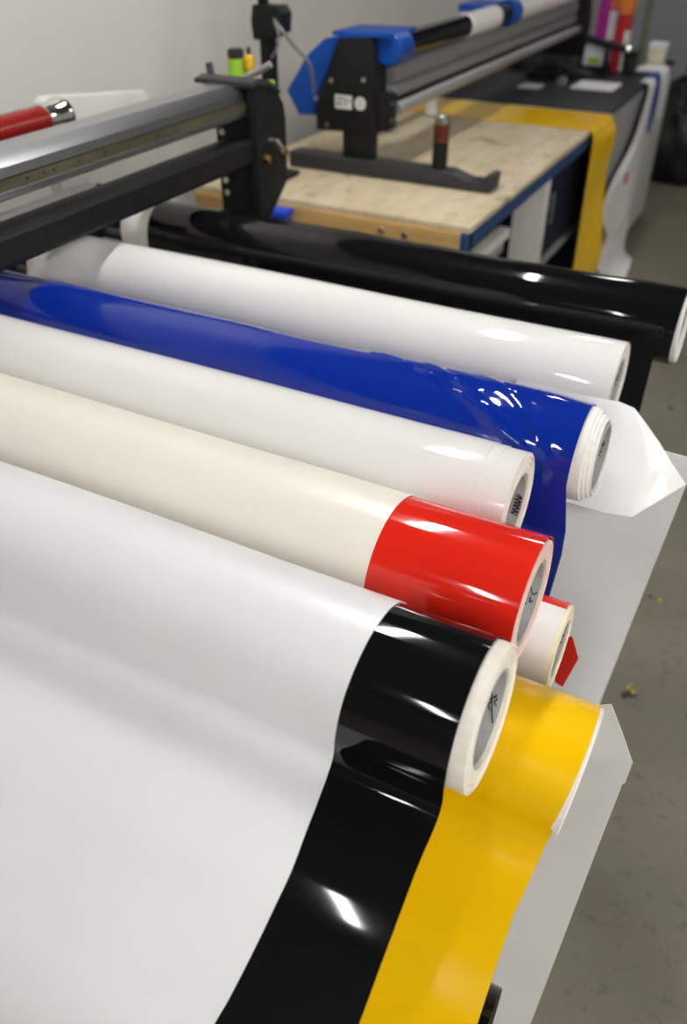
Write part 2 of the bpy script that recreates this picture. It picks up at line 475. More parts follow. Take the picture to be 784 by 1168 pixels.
o = build('white_cover_sheet', sheet(yaw(pf, .0013), -1.33, edge_along(pf, [(0, -.232), (.054, -.234), (.108, -.2378), (.144, -.2415), (.184, -.2455), (.206, -.2440), (.24, -.2393), (.28, -.2366), (.305, -.2376), (.36, -.2442), (.416, -.2530), (.488, -.2665), (.7, -.29)]), 60, .001, d_sheet), 'white_sheet', t)
o['label'] = 'white sheet lying over the black film'
body(t, yc, ZF, r - .0015, XL, -.112, .0505, .0465, 'liner', -.002, [(0, 1.), (.0012, .9), (-.001, .86), (.0012, .6), (-.0005, .55), (.001, .25)],
     marks=[[(.004, 160), (.010, 178), (.014, 200)], [(.006, 182), (.009, 186), (.007, 190), (.010, 193)], [(.011, 174), (.014, 180), (.012, 186), (.016, 190)], [(.008, 196), (.013, 188)]])

# ------------------------------------------------------------------ lower tier
GL = 'film rolls on the lower arms of the rack'
yc, zc, r = .61, .83, .0745
t = thing('film_roll', 'yellow film roll below the front black roll, its film hanging towards the viewer', 'film roll', (0, yc, zc), GL)
tail = [(.5365, .80), (.527, .772), (.505, .752), (.464, .734), (.422, .714), (.382, .685), (.345, .668), (.30, .640), (.25, .60), (.21, .54), (.19, .45)]
pf = wrap(yc, zc, r + .001, -110, 178, tail, n=60)
def yx(s):
    th = -110 + 288 * s / .42
    return (-.0325 + .009 * math.sin(R(th))) - .004 * (math.cos(R(th)) < 0) * (1 - abs(math.sin(R(th)))) if s < .42 else -.0325 - .013 * min(1, (s - .42) / .12)
build('film', sheet(pf, -1.2, yx, 30, .001, lambda x, l, s: .0008 * math.sin(x * 14 + l * 11) + .0012 * crease(s - .2, .05) * crease(x + .1, .02)), 'yellow_film', t)
body(t, yc, zc, r - .0005, -1.25, -.027, .062, .058, 'liner_cool', .006, [(0, 1.), (.0015, .8), (0, .6), (.001, .3)], core='core_dark')

yc, zc, r = .80, .812, .0595
t = thing('film_roll', 'small white film roll with red film edge, below the red roll end', 'film roll', (0, yc, zc), GL)
pf = wrap(yc, zc, r + .001, -80, 240)
build('film', sheet(pf, -1.2, -.104, 20, .001), 'white_satin', t)
build('red_underfilm', sheet(wrap(yc, zc, r + .0024, -110, 78), -1.2, lambda s: -.103, 20, .0014), 'red_film', t)
body(t, yc, zc, r - .001, -1.25, -.098, .0405, .037, 'liner_yellowed', 0, [(0, 1.), (.0008, .8), (-.001, .72), (.0005, .5), (-.001, .42), (.0004, .2)],
     marks=[[(.004, 186), (.010, 180), (.013, 190), (.006, 194), (.011, 202)], [(.003, 200), (.012, 208)]])
# red film corner sticking out behind the roll's end
bm = bmesh.new()
P0 = [(-.107, .872, .765), (-.094, .868, .775), (-.079, .862, .745), (-.090, .850, .693), (-.102, .852, .695)]
A = [bm.verts.new(p) for p in P0]; B = [bm.verts.new((p[0] - .001, p[1] + .0012, p[2])) for p in P0]
bm.faces.new(A); bm.faces.new(B[::-1])
for i in range(5): bm.faces.new([A[i], B[i], B[(i + 1) % 5], A[(i + 1) % 5]])
build('red_film_corner', bm, 'red_film', t)

yc, zc, r = .385, .61, .066
t = thing('film_roll', 'black roll lowest at the front, carrying the yellow and black films over it', 'film roll', (0, yc, zc), GL)
build('film', sheet(wrap(yc, zc, r + .001, -100, 255), -1.2, -.036, 20, .001, lambda x, l, s: .0006 * math.sin(x * 30 + l * 20)), 'black_film', t)
body(t, yc, zc, r - .001, -1.25, -.038, .045, .041, 'rubber', 0)

yc, zc, r = .370, .812, .048
t = thing('film_roll', 'grey film roll hidden beneath the drawn down white sheet', 'film roll', (0, yc, zc), GL)
build('film', sheet(wrap(yc, zc, r + .001, -100, 255), -1.2, -.20, 20, .001), 'clear_grey', t)
body(t, yc, zc, r - .001, -1.25, -.2, .037, .033, 'liner', 0)

# ------------------------------------------------------------------ loose hanging sheets
def lin_pts(pts, sub=6):
    out = []
    for a, c in zip(pts, pts[1:]):
        out += [tuple(p + (q - p) * k / sub for p, q in zip(a, c)) for k in range(sub)]
    return out + [tuple(pts[-1])]
def patch(name, grid, mat, th, label=None, cat=None, parent=None, straight=False):
    """smooth sheet through a coarse grid of 3-D points, given thickness along its normals"""
    f_ = lin_pts if straight else curve_pts
    rows = [f_(g, 6) for g in grid]
    cols = list(zip(*rows)); cols = [f_(list(c), 6) for c in cols]
    G = [[Vector(p) for p in c] for c in cols]
    nu, nv = len(G), len(G[0])
    bm = bmesh.new()
    def nrm(i, j):
        a = G[min(i + 1, nu - 1)][j] - G[max(i - 1, 0)][j]; b_ = G[i][min(j + 1, nv - 1)] - G[i][max(j - 1, 0)]
        n = a.cross(b_)
        return n.normalized() if n.length > 1e-9 else Vector((0, -1, 0))
    A = [[bm.verts.new(G[i][j]) for j in range(nv)] for i in range(nu)]
    B = [[bm.verts.new(G[i][j] + nrm(i, j) * th) for j in range(nv)] for i in range(nu)]
    for i in range(nu - 1):
        for j in range(nv - 1):
            bm.faces.new([A[i][j], A[i + 1][j], A[i + 1][j + 1], A[i][j + 1]])
            bm.faces.new([B[i][j], B[i][j + 1], B[i + 1][j + 1], B[i + 1][j]])
    for i in range(nu - 1):
        for j in (0, nv - 1): bm.faces.new([A[i][j], A[i + 1][j], B[i + 1][j], B[i][j]])
    for j in range(nv - 1):
        for i in (0, nu - 1): bm.faces.new([A[i][j], A[i][j + 1], B[i][j + 1], B[i][j]])
    o = build(name, bm, mat, parent, ang=50)
    if label: tag(o, label, cat)
    return o

t = thing('hanging_film_sheet', 'large white film sheet hanging behind the blue and red rolls, corner folded out', 'film sheet', (-.4, 1.165, 0))
rows = []
for z in (.93, .80, .65, .5, .35, .2, .06):
    xr = -.016 - (.85 - z) * .066
    rows.append([(-1.1, 1.166, z), (-.6, 1.164, z), (-.3, 1.16, z), (-.12, 1.158, z), (xr, 1.152 + .01 * (z < .7), z)])
patch('sheet', rows, 'white_hanging', .0012, parent=t)
fl = [[(-.30, 1.168, .985), (-.20, 1.166, .985), (-.138, 1.166, .988), (-.115, 1.168, .982), (-.097, 1.168, .965)],
      [(-.30, 1.150, .93), (-.20, 1.145, .935), (-.125, 1.143, .955), (-.087, 1.148, .952), (-.066, 1.160, .938)],
      [(-.30, 1.125, .88), (-.20, 1.110, .885), (-.120, 1.108, .900), (-.066, 1.118, .908), (-.042, 1.146, .918)],
      [(-.30, 1.105, .835), (-.20, 1.090, .838), (-.114, 1.082, .843), (-.073, 1.083, .848), (-.044, 1.108, .872), (-.014, 1.132, .897)][:4] + [(-.014, 1.132, .897)]]
fl[3][3] = (-.073, 1.083, .848)
patch('folded_flap', fl, 'white_hanging', .0012, parent=t, straight=True)

t = thing('hanging_film_sheet', 'greyish white film sheet hanging below the yellow roll end to the floor', 'film sheet', (-.2, .70, 0))
rows = []
for z, y in ((.76, .704), (.74, .702), (.60, .69), (.45, .662), (.3, .635), (.15, .615), (.02, .605)):
    xr = .022 - (.74 - z) * .034
    rows.append([(-.7, y + .011, z), (-.4, y + .009, z), (-.15, y + .006, z), (xr, y, z)])
patch('sheet', rows, 'clear_grey', .0012, parent=t)
fl = [[(-.10, .706, .80), (-.05, .706, .825), (-.017, .702, .851)],
      [(-.10, .700, .77), (-.04, .696, .80), (.0035, .695, .8195)],
      [(-.10, .694, .74), (-.04, .684, .76), (.024, .685, .788)],
      [(-.10, .692, .62), (-.035, .686, .66), (.0235, .690, .742)]]
patch('folded_flap', fl, 'clear_grey', .001, parent=t, straight=True)

# ------------------------------------------------------------------ the rack that carries the rolls
t = thing('roll_rack', 'black metal rack whose arms carry the film rolls', 'rack', (-1.5, .9, 0))
for y in (.10, 1.70):
    build('post', bx(-1.50, -1.46, y, y + .04, 0, ZR + .0, .004), 'black_metal', t)
    build('foot', bx(-1.50, -.5, y, y + .04, .0, .04, .004), 'black_metal', t)
build('top_rail', bx(-1.495, -1.465, .14, 1.70, .925, .960, .003), 'black_metal', t)
build('lower_rail', bx(-1.495, -1.465, .14, 1.70, .60, .635, .003), 'black_metal', t)
for y, z, rr in ((1.545, ZR, .047), (1.25, ZR, .045), (1.035, ZR, .0455), (.864, ZR, .0425), (.70, ZR, .0465), (.522, ZF, .0465), (.61, .83, .042), (.80, .812, .037), (.385, .61, .041), (.370, .812, .033)):
    bm = rod(bmesh.new(), -1.47, -.40, .014, (0, y, z - rr + .0145), 'x', 20)
    a = build('arm', bm, 'dark_metal', t)
    if z - rr + .0145 < .92: build('arm_bracket', bx(-1.494, -1.466, y - .012, y + .012, .62, .94, .002), 'black_metal', a)

# ------------------------------------------------------------------ cutter at the left wall
t = thing('vinyl_cutter', 'black and aluminium cutting machine whose rails cross above the roll ends', 'cutting machine', (-1.2, 1.8, 0))
HD = [(1.745, 1.005), (1.745, 1.235), (1.752, 1.250), (1.768, 1.258), (1.81, 1.248), (1.852, 1.225), (1.874, 1.198), (1.882, 1.165), (1.88, 1.02), (1.815, .975), (1.79, .95), (1.75, .95)]
hd = build('end_head', prism(bmesh.new(), HD, 'yz', -1.165, -1.143, .004), 'black_metal', t)
build('head_housing', prism(bmesh.new(), [(1.76, .955), (1.76, 1.24), (1.80, 1.235), (1.85, 1.2), (1.86, 1.02), (1.80, .955)], 'yz', -1.268, -1.165, .003), 'black_metal', t)
bm = prism(bmesh.new(), [(1.735, 1.252), (1.735, 1.262), (1.768, 1.268), (1.815, 1.256), (1.86, 1.23), (1.857, 1.222), (1.81, 1.248), (1.768, 1.258)], 'yz', -1.30, -1.141, .002)
build('top_flange', bm, 'dark_metal', t)
for (x, z) in ((-1.247, 1.147), (-1.246, 1.036), (-1.246, 1.006)):
    build('bolt', rod(bmesh.new(), 1.752, 1.7595, .0075, (x, 0, z), 'y', 16), 'steel', t)
for y, z, m_ in ((1.777, 1.092, 'brass'), (1.852, 1.095, 'brass'), (1.81, 1.09, 'rubber')):
    build('fitting', rod(bmesh.new(), -1.146, -1.128, .010, (0, y, z), 'x', 16), m_, t)
lv = build('latch', rod(bmesh.new(), -1.144, -1.118, .007, (0, 1.803, 1.128), 'x', 16), 'steel', t)
build('latch_grip', pipe(bmesh.new(), [(-1.12, 1.803, 1.128), (-1.115, 1.806, 1.118), (-1.118, 1.812, 1.102)], .005), 'steel', lv)
k = build('clamp_lever', pipe(bmesh.new(), [(-1.29, 1.79, 1.262), (-1.297, 1.795, 1.285)], .009), 'dark_metal', t)
build('clamp_lever', pipe(bmesh.new(), [(-1.20, 1.80, 1.262), (-1.165, 1.805, 1.276), (-1.135, 1.81, 1.292)], .0075), 'alu_dull', t)
# aluminium beam with channel
XR = -1.165
prof = [(-1.255, 1.255), (-1.20, 1.255), (-1.185, 1.248), (-1.172, 1.238), (-1.170, 1.222), (-1.176, 1.219), (-1.176, 1.203), (-1.168, 1.200), (-1.168, 1.190), (-1.18, 1.184), (-1.255, 1.184)]
build('aluminium_beam', prism(bmesh.new(), prof, 'xz', -.25, 1.76), 'alu', t, ang=20)
bs = build('guide_strip', bx(-1.178, -1.170, -.25, 1.758, 1.1995, 1.2195), 'brass_strip', t)
for y in (1.06, 1.10, 1.125, 1.19, 1.26, 1.33, 1.42): build('screw', rod(bmesh.new(), -1.171, -1.1693, .003, (0, y, 1.211), 'x', 10), 'rubber', bs)
build('black_bar', prism(bmesh.new(), [(-1.225, 1.085), (-1.225, 1.138), (-1.165, 1.141), (-1.152, 1.134), (-1.150, 1.095), (-1.158, 1.085)], 'xz', -.25, 1.765, .002), 'black_metal', t)
tb = build('feed_roller', rod(bmesh.new(), -.25, 1.42, .024, (-1.375, 0, 1.072), 'y', 28), 'light_roller', t)
build('roller_end', rod(bmesh.new(), 1.42, 1.45, .014, (-1.375, 0, 1.072), 'y', 20), 'black_metal', tb)
build('back_tray', prism(bmesh.new(), [(1.50, .97), (1.50, 1.225), (1.515, 1.236), (1.855, 1.197), (1.87, 1.185), (1.868, .95)], 'yz', -1.585, -1.55, .008), 'white_plastic', t)
build('tray_screw', rod(bmesh.new(), -1.551, -1.546, .008, (0, 1.79, 1.165), 'x', 12), 'dark_metal', t)
for y in (-.2, 1.79):
    lg = build('leg', bx(-1.245, -1.19, y, y + .055, .04, .98 if y > 0 else 1.09, .004), 'black_metal', t)
    build('leg_foot', bx(-1.62, -.95, y - .005, y + .06, .0, .042, .004), 'black_metal', lg)
for y in (1.53, 1.83):
    build('tray_leg', bx(-1.582, -1.553, y, y + .03, 0, .955, .003), 'white_plastic', t)
for y in (-.2,):
    build('tray_bracket', bx(-1.39, -1.22, y, y + .02, 1.07, 1.10), 'black_metal', t)
build('tray_bracket', bx(-1.385, -1.25, 1.405, 1.425, 1.055, 1.075), 'black_metal', t)
# second head out of frame on the viewer's side
build('end_head', prism(bmesh.new(), [(-.32, 1.0), (-.32, 1.26), (-.25, 1.262), (-.25, 1.0)], 'yz', -1.268, -1.143, .004), 'black_metal', t)

t = thing('red_film_roll', 'red film roll with a chrome end cap above the aluminium beam', 'film roll', (-1.50, .6, 1.2))
build('film', rod(bmesh.new(), -.2, 1.445, .0305, (-1.50, 0, 1.205), 'y', 40), 'dark_red_film', t)
build('chrome_cap', lathe(bmesh.new(), [(1.435, .0312), (1.436, .0335), (1.44, .0342), (1.478, .0342), (1.484, .038), (1.492, .0395), (1.50, .0385), (1.502, .034), (1.502, .028), (1.47, .027), (1.47, .0005), (1.435, .0005)], (-1.50, 0, 1.205), 'y', 40), 'chrome', t)
for y in (.4, 1.2): build('hanger', bx(XW, -1.528, y, y + .03, 1.192, 1.222, .003), 'dark_metal', t)

# ------------------------------------------------------------------ plywood bench
t = thing('workbench', 'plywood topped workbench with blue steel frame', 'workbench', (-1.26, 3.08, 0))
build('top', bx(-1.70, -.762, 2.225, 3.93, .838, .856, .002), 'wood', t)
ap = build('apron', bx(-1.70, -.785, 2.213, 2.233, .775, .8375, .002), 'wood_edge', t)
for x in (-1.03, -.955, -1.45):
    build('bolt', rod(bmesh.new(), 2.2075, 2.214, .010, (x, 0, .812), 'y', 16), 'steel', ap)
build('frame_rail', bx(-.790, -.764, 2.235, 3.93, .790, .8375, .002), 'blue_paint', t)
for y in (2.213, 3.86):
    build('leg', bx(-.806, -.766, y + .001, y + .045, 0, .8375 if y > 3 else .79, .003), 'blue_paint', t)
    build('leg', bx(-1.69, -1.65, y + .03, y + .07, 0, .79, .003), 'blue_paint', t)
build('corner_plate', bx(-.785, -.764, 2.2125, 2.26, .775, .8375, .002), 'blue_paint', t)
build('shelf', bx(-1.68, -.80, 2.27, 3.85, .40, .42, .002), 'mid_grey', t)
build('support_panel', bx(-.90, -.785, 3.10, 3.16, .42, .79, .003), 'white_plastic', t)

def ladder_box(loc, label):
    x, y, z = loc
    t = thing('extrusion_bundle', label, 'metal profiles', loc)
    for i in range(4):
        for j in range(2):
            dx = -.2 + j * .055 + i * .012
            build('profile', bx(x + dx, x + dx + .045, y - .28 + .02 * i, y + .18 + .02 * i, z + i * .05, z + i * .05 + .038, .005), 'white_plastic' if (i + j) % 3 else 'alu', t)
    return t
build('added_dark_back', bx(-1.655, -1.64, 2.29, 3.85, .42, .79, .002), 'navy', t)  # added navy backing that keeps the space under the bench dark
build('added_dark_divider', bx(-1.64, -.95, 3.12, 3.14, .42, .79, .002), 'navy', t)  # added dark sheet for the shaded void behind the profiles
ladder_box((-.82, 2.80, .422), 'white and silver metal profiles stacked on the bench shelf')

t = thing('storage_cabinet', 'dark navy cabinet under the bench beside the yellow film', 'cabinet', (-.9, 3.5, 0))
build('body', bx(-1.5, -.83, 3.22, 3.84, .425, .785, .004), 'navy', t)
dr = build('door', bx(-.83, -.812, 3.23, 3.83, .43, .78, .003), 'navy', t)
build('handle', bx(-.812, -.80, 3.30, 3.32, .56, .68, .003), 'steel', dr)

# black table continuing behind the bench
t = thing('cutting_table', 'long table with a black mat top behind the plywood bench', 'table', (-1.25, 4.6, 0))
build('mat', bx(-1.70, -.765, 3.945, 5.5, .845, .861, .003), 'black_mat', t)
build('top', bx(-1.70, -.77, 3.945, 5.5, .80, .8445, .002), 'mid_grey', t)
build('side_panel', bx(-.80, -.778, 3.96, 5.48, .06, .80, .002), 'mid_grey', t)
build('end_panel', bx(-1.69, -.80, 5.46, 5.48, .0, .80, .002), 'mid_grey', t)
build('end_panel', bx(-1.69, -.80, 3.96, 3.98, .0, .80, .002), 'navy', t)
build('edge_strip', bx(-.778, -.766, 4.92, 5.48, .04, .80, .002), 'grey_panel', t)

# yellow film laid across the bench and over its edge
yprof = [(-1.56, .8575), (-1.35, .858), (-1.1, .8575), (-.85, .8580), (-.775, .8585), (-.752, .853), (-.744, .835), (-.742, .78), (-.741, .6), (-.740, .4), (-.739, .24), (-.738, .13)]
rows = []
for (x, z) in yprof:
    fl = max(0, (.84 - z))
    w = .018 * math.sin(fl * 15) if fl > 0 else 0
    rows.append([(x + .001, 3.56 + (.04 * fl), z), (x + w * .4, 3.66 + .03 * fl, z + .0005), (x + w * .8 + fl * .02, 3.78 + .04 * fl, z + .0005), (x + w + fl * .05, 3.90 + .10 * fl + .02 * math.sin(fl * 12), z)])
o = patch('yellow_film_strip', rows, 'yellow_film', .0012, 'yellow film strip lying across the bench and hanging over its edge', 'film strip')

rows = [[(-.80, 4.70, .866), (-.80, 4.76, .866), (-.80, 4.79, .866), (-.80, 4.82, .866)],
        [(-.748, 4.66, .862), (-.748, 4.74, .862), (-.748, 4.79, .862), (-.748, 4.82, .862)],
        [(-.738, 4.60, .78), (-.733, 4.70, .78), (-.738, 4.77, .78), (-.742, 4.82, .78)],
        [(-.740, 4.46, .63), (-.728, 4.60, .63), (-.736, 4.72, .63), (-.742, 4.82, .63)],
        [(-.742, 4.12, .53), (-.722, 4.36, .53), (-.738, 4.60, .53), (-.742, 4.82, .53)],
        [(-.738, 4.00, .42), (-.730, 4.28, .42), (-.718, 4.52, .42), (-.740, 4.80, .42)],
        [(-.722, 4.13, .28), (-.738, 4.34, .28), (-.715, 4.52, .28), (-.738, 4.76, .28)],
        [(-.738, 4.10, .15), (-.712, 4.32, .15), (-.730, 4.54, .15), (-.725, 4.74, .15)],
        [(-.700, 4.22, .04), (-.715, 4.36, .04), (-.690, 4.54, .04), (-.715, 4.72, .04)],
        [(-.655, 4.26, .006), (-.63, 4.36, .010), (-.64, 4.50, .006), (-.66, 4.68, .008)]]
ws = patch('white_film_drape', rows, 'white_satin', .0012, 'crumpled white film with a red stain hanging off the black table', 'film drape')
build('red_stain', lathe(bmesh.new(), [(-.7285, .0005), (-.7285, .03), (-.7225, .026), (-.7225, .0005)], (.005, 4.36, .50), 'x', 14), 'rubble', ws)

# white cloth and blue cloth over the far corner
rows = [[(-.90, 5.0, .870), (-.90, 5.09, .874), (-.90, 5.2, .870)], [(-.80, 4.98, .876), (-.80, 5.09, .884), (-.80, 5.2, .874)], [(-.752, 4.98, .872), (-.745, 5.09, .876), (-.75, 5.2, .868)],
        [(-.738, 4.98, .80), (-.73, 5.09, .80), (-.738, 5.2, .80)], [(-.735, 5.0, .66), (-.728, 5.09, .64), (-.735, 5.18, .66)]]
patch('white_cloth', rows, 'white_sheet', .004, 'white cloth folded over the far corner of the black table', 'cloth')
rows = [[(-.81, 4.84, .869), (-.81, 4.90, .869), (-.81, 4.96, .869)], [(-.752, 4.84, .868), (-.750, 4.90, .868), (-.752, 4.96, .868)], [(-.744, 4.84, .80), (-.738, 4.90, .80), (-.744, 4.96, .80)], [(-.744, 4.85, .62), (-.738, 4.90, .60), (-.744, 4.95, .62)]]
patch('blue_cloth', rows, 'blue_plastic', .004, 'blue cloth hanging beside the white cloth at the table corner', 'cloth')

# ------------------------------------------------------------------ laminator on the bench
t = thing('laminator', 'black roller laminator with blue guards standing on the bench', 'laminator', (-1.3, 2.6, .856))
YF = 2.58
build('foot_bar', prism(bmesh.new(), [(-1.545, .8565), (-.832, .8565), (-.820, .862), (-.814, .912), (-.836, .912), (-.842, .893), (-.868, .882), (-.905, .882), (-.945, .898), (-.965, .905), (-1.545, .905)], 'xz', 2.555, 2.63, .004), 'dark_metal', t)
build('post', bx(-1.352, -1.245, 2.58, 2.625, .9045, .99, .003), 'black_metal', t)
PL = [(-1.448, .980), (-1.450, 1.045), (-1.372, 1.240), (-1.362, 1.250), (-1.262, 1.254), (-1.252, 1.246), (-1.236, 1.15), (-1.234, .985)]
pl = build('end_plate', prism(bmesh.new(), PL, 'xz', 2.575, 2.66, .004), 'black_metal', t)
for (x, z) in ((-1.391, 1.13), (-1.407, .999), (-1.447, 1.075), (-1.275, 1.14)):
    build('bolt', rod(bmesh.new(), 2.570, 2.576, .007, (x, 0, z), 'y', 14), 'steel', pl)
st = build('sticker', bx(-1.376, -1.316, 2.5735, 2.5748, 1.052, 1.092), 'white_plastic', pl, smooth=False)
bm = bmesh.new()
for (a, b_, c, d) in ((-1.370, -1.345, 1.076, 1.086), (-1.372, -1.350, 1.060, 1.072), (-1.342, -1.334, 1.060, 1.086), (-1.330, -1.320, 1.072, 1.080)): box(bm, a, b_, 2.573, 2.5736, c, d)
build('sticker_print', bm, 'mid_grey', st, smooth=False)
rs = build('sticker', lathe(bmesh.new(), [(2.5733, .0005), (2.5733, .0195), (2.5748, .0195), (2.5748, .0005)], (-1.286, 0, 1.072), 'y', 24), 'white_plastic', pl)
bm = bmesh.new(); box(bm, -1.292, -1.280, 2.5727, 2.5733, 1.062, 1.068); box(bm, -1.292, -1.280, 2.5727, 2.5733, 1.076, 1.082)
build('sticker_print', bm, 'mid_grey', rs, smooth=False)
# blue guard: a band bent over the back of the plate
gd = [(-1.567, 1.085), (-1.485, 1.197), (-1.423, 1.243), (-1.341, 1.262), (-1.235, 1.262), (-1.235, 1.254), (-1.36, 1.2535), (-1.376, 1.240), (-1.46, 1.08), (-1.46, 1.02), (-1.524, 1.015)]
build('blue_guard', prism(bmesh.new(), gd, 'xz', 2.592, 2.70, .004), 'blue_plastic', t)
build('blue_guard_top', prism(bmesh.new(), [(-1.40, 1.254), (-1.40, 1.264), (-1.20, 1.268), (-1.20, 1.254)], 'xz', 2.60, 2.80, .003), 'blue_plastic', t)
AX, AZ = -1.215, 1.222
def along(name, y0, y1, r_, mat, x=AX, z=AZ): return build(name, rod(bmesh.new(), y0, y1, r_, (x, 0, z), 'y', 36), mat, t)
along('roller_cap', 2.62, 2.72, .047, 'blue_plastic')
along('black_roller', 2.72, 3.27, .037, 'black_film')
along('white_roller', 3.27, 3.60, .040, 'white_film')
along('roller_shaft', 3.60, 3.76, .030, 'black_metal')
along('roller_cap', 3.75, 3.83, .047, 'blue_plastic')
build('cap_guard', bx(-1.36, -1.24, 3.58, 3.80, 1.235, 1.262, .008), 'blue_plastic', t)
along('white_roller', 3.83, 4.90, .042, 'white_film')
along('pressure_roller', 2.66, 4.90, .032, 'roller_grey', -1.235, 1.148)
along('pressure_roller', 2.66, 4.90, .022, 'alu_dull', -1.225, 1.098)
along('silver_rail', 2.66, 4.90, .019, 'alu_dull', -1.195, 1.052)
build('dark_gap_strip', bx(-1.31, -1.22, 2.66, 4.90, 1.056, 1.074, .003), 'black_metal', t)  # black strip put in for the dark gap under the rollers
build('drive_box', bx(-1.235, -1.196, 2.59, 2.66, .995, 1.10, .004), 'black_metal', t)
for z in (1.02, 1.07): build('drive_knob', rod(bmesh.new(), -1.197, -1.178, .010, (0, 2.615, z), 'x', 16), 'dark_metal', t)
build('end_plate', prism(bmesh.new(), [(-1.43, .93), (-1.43, 1.05), (-1.36, 1.28), (-1.17, 1.28), (-1.15, 1.1), (-1.15, .93)], 'xz', 4.89, 4.97, .004), 'black_metal', t)
build('foot_bar', bx(-1.54, -1.16, 4.88, 4.96, .862, .93, .004), 'dark_metal', t)
build('stand_leg', bx(-1.44, -1.40, 3.50, 3.54, .862, 1.07, .003), 'white_plastic', t)
build('stand_beam', bx(-1.44, -1.40, 2.66, 4.90, 1.07, 1.10, .003), 'dark_metal', t)

t = thing('steel_pin', 'upright dark pin with painted reddish reflection band and silver top on the laminator foot', 'pin', (-1.01, 2.592, .90))
build('shaft', rod(bmesh.new(), .9052, .985, .0245, (-1.01, 2.592, 0), 'z', 28, .002), 'black_metal', t)
build('reflection_band', rod(bmesh.new(), .985, 1.035, .0245, (-1.01, 2.592, 0), 'z', 28, .0005), 'red_reflection', t)  # band colour paints a reddish reflection on the tube
build('steel_cap', rod(bmesh.new(), 1.035, 1.062, .0245, (-1.01, 2.592, 0), 'z', 28, .003), 'steel', t)

# ------------------------------------------------------------------ stand, caddy and bottles behind the cutter head
t = thing('tool_stand', 'tall black pole stand with a clamp box and grey cable', 'stand', (-1.52, 2.42, .856))
build('base', bx(-1.58, -1.46, 2.36, 2.48, .857, .872, .003), 'black_metal', t)
po = build('pole', bx(-1.542, -1.503, 2.40, 2.44, .872, 1.30, .004), 'black_metal', t)
build('clamp', prism(bmesh.new(), [(-1.555, 1.255), (-1.56, 1.30), (-1.552, 1.345), (-1.47, 1.345), (-1.455, 1.325), (-1.46, 1.275), (-1.50, 1.255)], 'xz', 2.385, 2.455, .005), 'black_metal', t)
build('upper_arm', pipe(bmesh.new(), [(-1.535, 2.42, 1.34), (-1.53, 2.42, 1.40), (-1.515, 2.42, 1.48), (-1.50, 2.40, 1.56)], .017), 'black_metal', t)
build('steel_joint', rod(bmesh.new(), 2.37, 2.40, .019, (-1.51, 0, 1.385), 'y', 20), 'steel', t)
build('cable', pipe(bmesh.new(), curve_pts([(-1.48, 2.39, 1.315), (-1.455, 2.39, 1.285), (-1.43, 2.42, 1.24), (-1.41, 2.47, 1.19), (-1.43, 2.53, 1.13), (-1.455, 2.575, 1.09)], 6), .0055), 'cable', t)
build('cable', pipe(bmesh.new(), curve_pts([(-1.475, 2.385, 1.305), (-1.462, 2.385, 1.27), (-1.472, 2.385, 1.235), (-1.50, 2.40, 1.21)], 6), .004), 'cable', t)

t = thing('tool_caddy', 'grey open tool caddy on the bench behind the cutter head', 'caddy', (-1.45, 2.28, .856))
bm = bmesh.new()
for a in ((-1.60, -1.475, 2.235, 2.335, .857, .866), (-1.60, -1.59, 2.235, 2.335, .866, .96), (-1.485, -1.475, 2.235, 2.335, .866, .96), (-1.59, -1.485, 2.235, 2.243, .866, .96), (-1.59, -1.485, 2.327, 2.335, .866, .96)): box(bm, *a)
build('tray', bm, 'dark_metal', t)
def bottle(x, y, r_, z0, z1, mat, cap, label, waist=False):
    t = thing('spray_bottle', label, 'bottle', (x, y, z0))
    h = z1 - z0
    if waist: prof = [(z0, .0005), (z0, r_ * .9), (z0 + .01, r_), (z0 + h * .72, r_), (z0 + h * .80, r_), (z0 + h * .835, r_ * .55), (z0 + h * .87, r_ * .85), (z0 + h * .93, r_ * .8), (z0 + h * .95, r_ * .4), (z0 + h * .95, .0005)]
    else: prof = [(z0, .0005), (z0, r_ * .9), (z0 + .01, r_), (z0 + h * .72, r_), (z0 + h * .935, r_ * .76), (z0 + h * .935, .0005)]
    build('body', lathe(bmesh.new(), prof, (x, y, 0), 'z', 24), mat, t)
    build('cap', rod(bmesh.new(), z0 + h * (.95 if waist else .935), z1, r_ * (.32 if waist else .74), (x, y, 0), 'z', 20), cap, t)
bottle(-1.552, 2.285, .032, .868, 1.243, 'lime', 'rubber', 'lime green bottle with a black cap behind the cutter head')
bottle(-1.507, 2.285, .0185, .868, 1.25, 'yellow_plastic', 'rubber', 'amber yellow bottle with a pinched waist beside the green bottle', True)
bottle(-1.447, 2.30, .020, .857, 1.165, 'lime', 'lime', 'short green bottle beside the black pole stand')

# small blue clip and pinkish rag on the bench front edge
t = thing('plastic_clip', 'bright blue plastic clip on the front edge of the bench', 'clip', (-1.365, 2.19, .8))
M['bright_blue'] = plain('bright blue plastic', (.01, .06, .6), .35)
M['pink'] = plain('pinkish rubber', (.5, .22, .15), .6)
build('jaw', bx(-1.40, -1.33, 2.16, 2.213, .815, .837, .005), 'bright_blue', t)
build('jaw', bx(-1.395, -1.335, 2.165, 2.213, .787, .807, .005), 'bright_blue', t)
build('spring', rod(bmesh.new(), -1.39, -1.34, .008, (0, 2.20, .811), 'x', 16), 'steel', t)

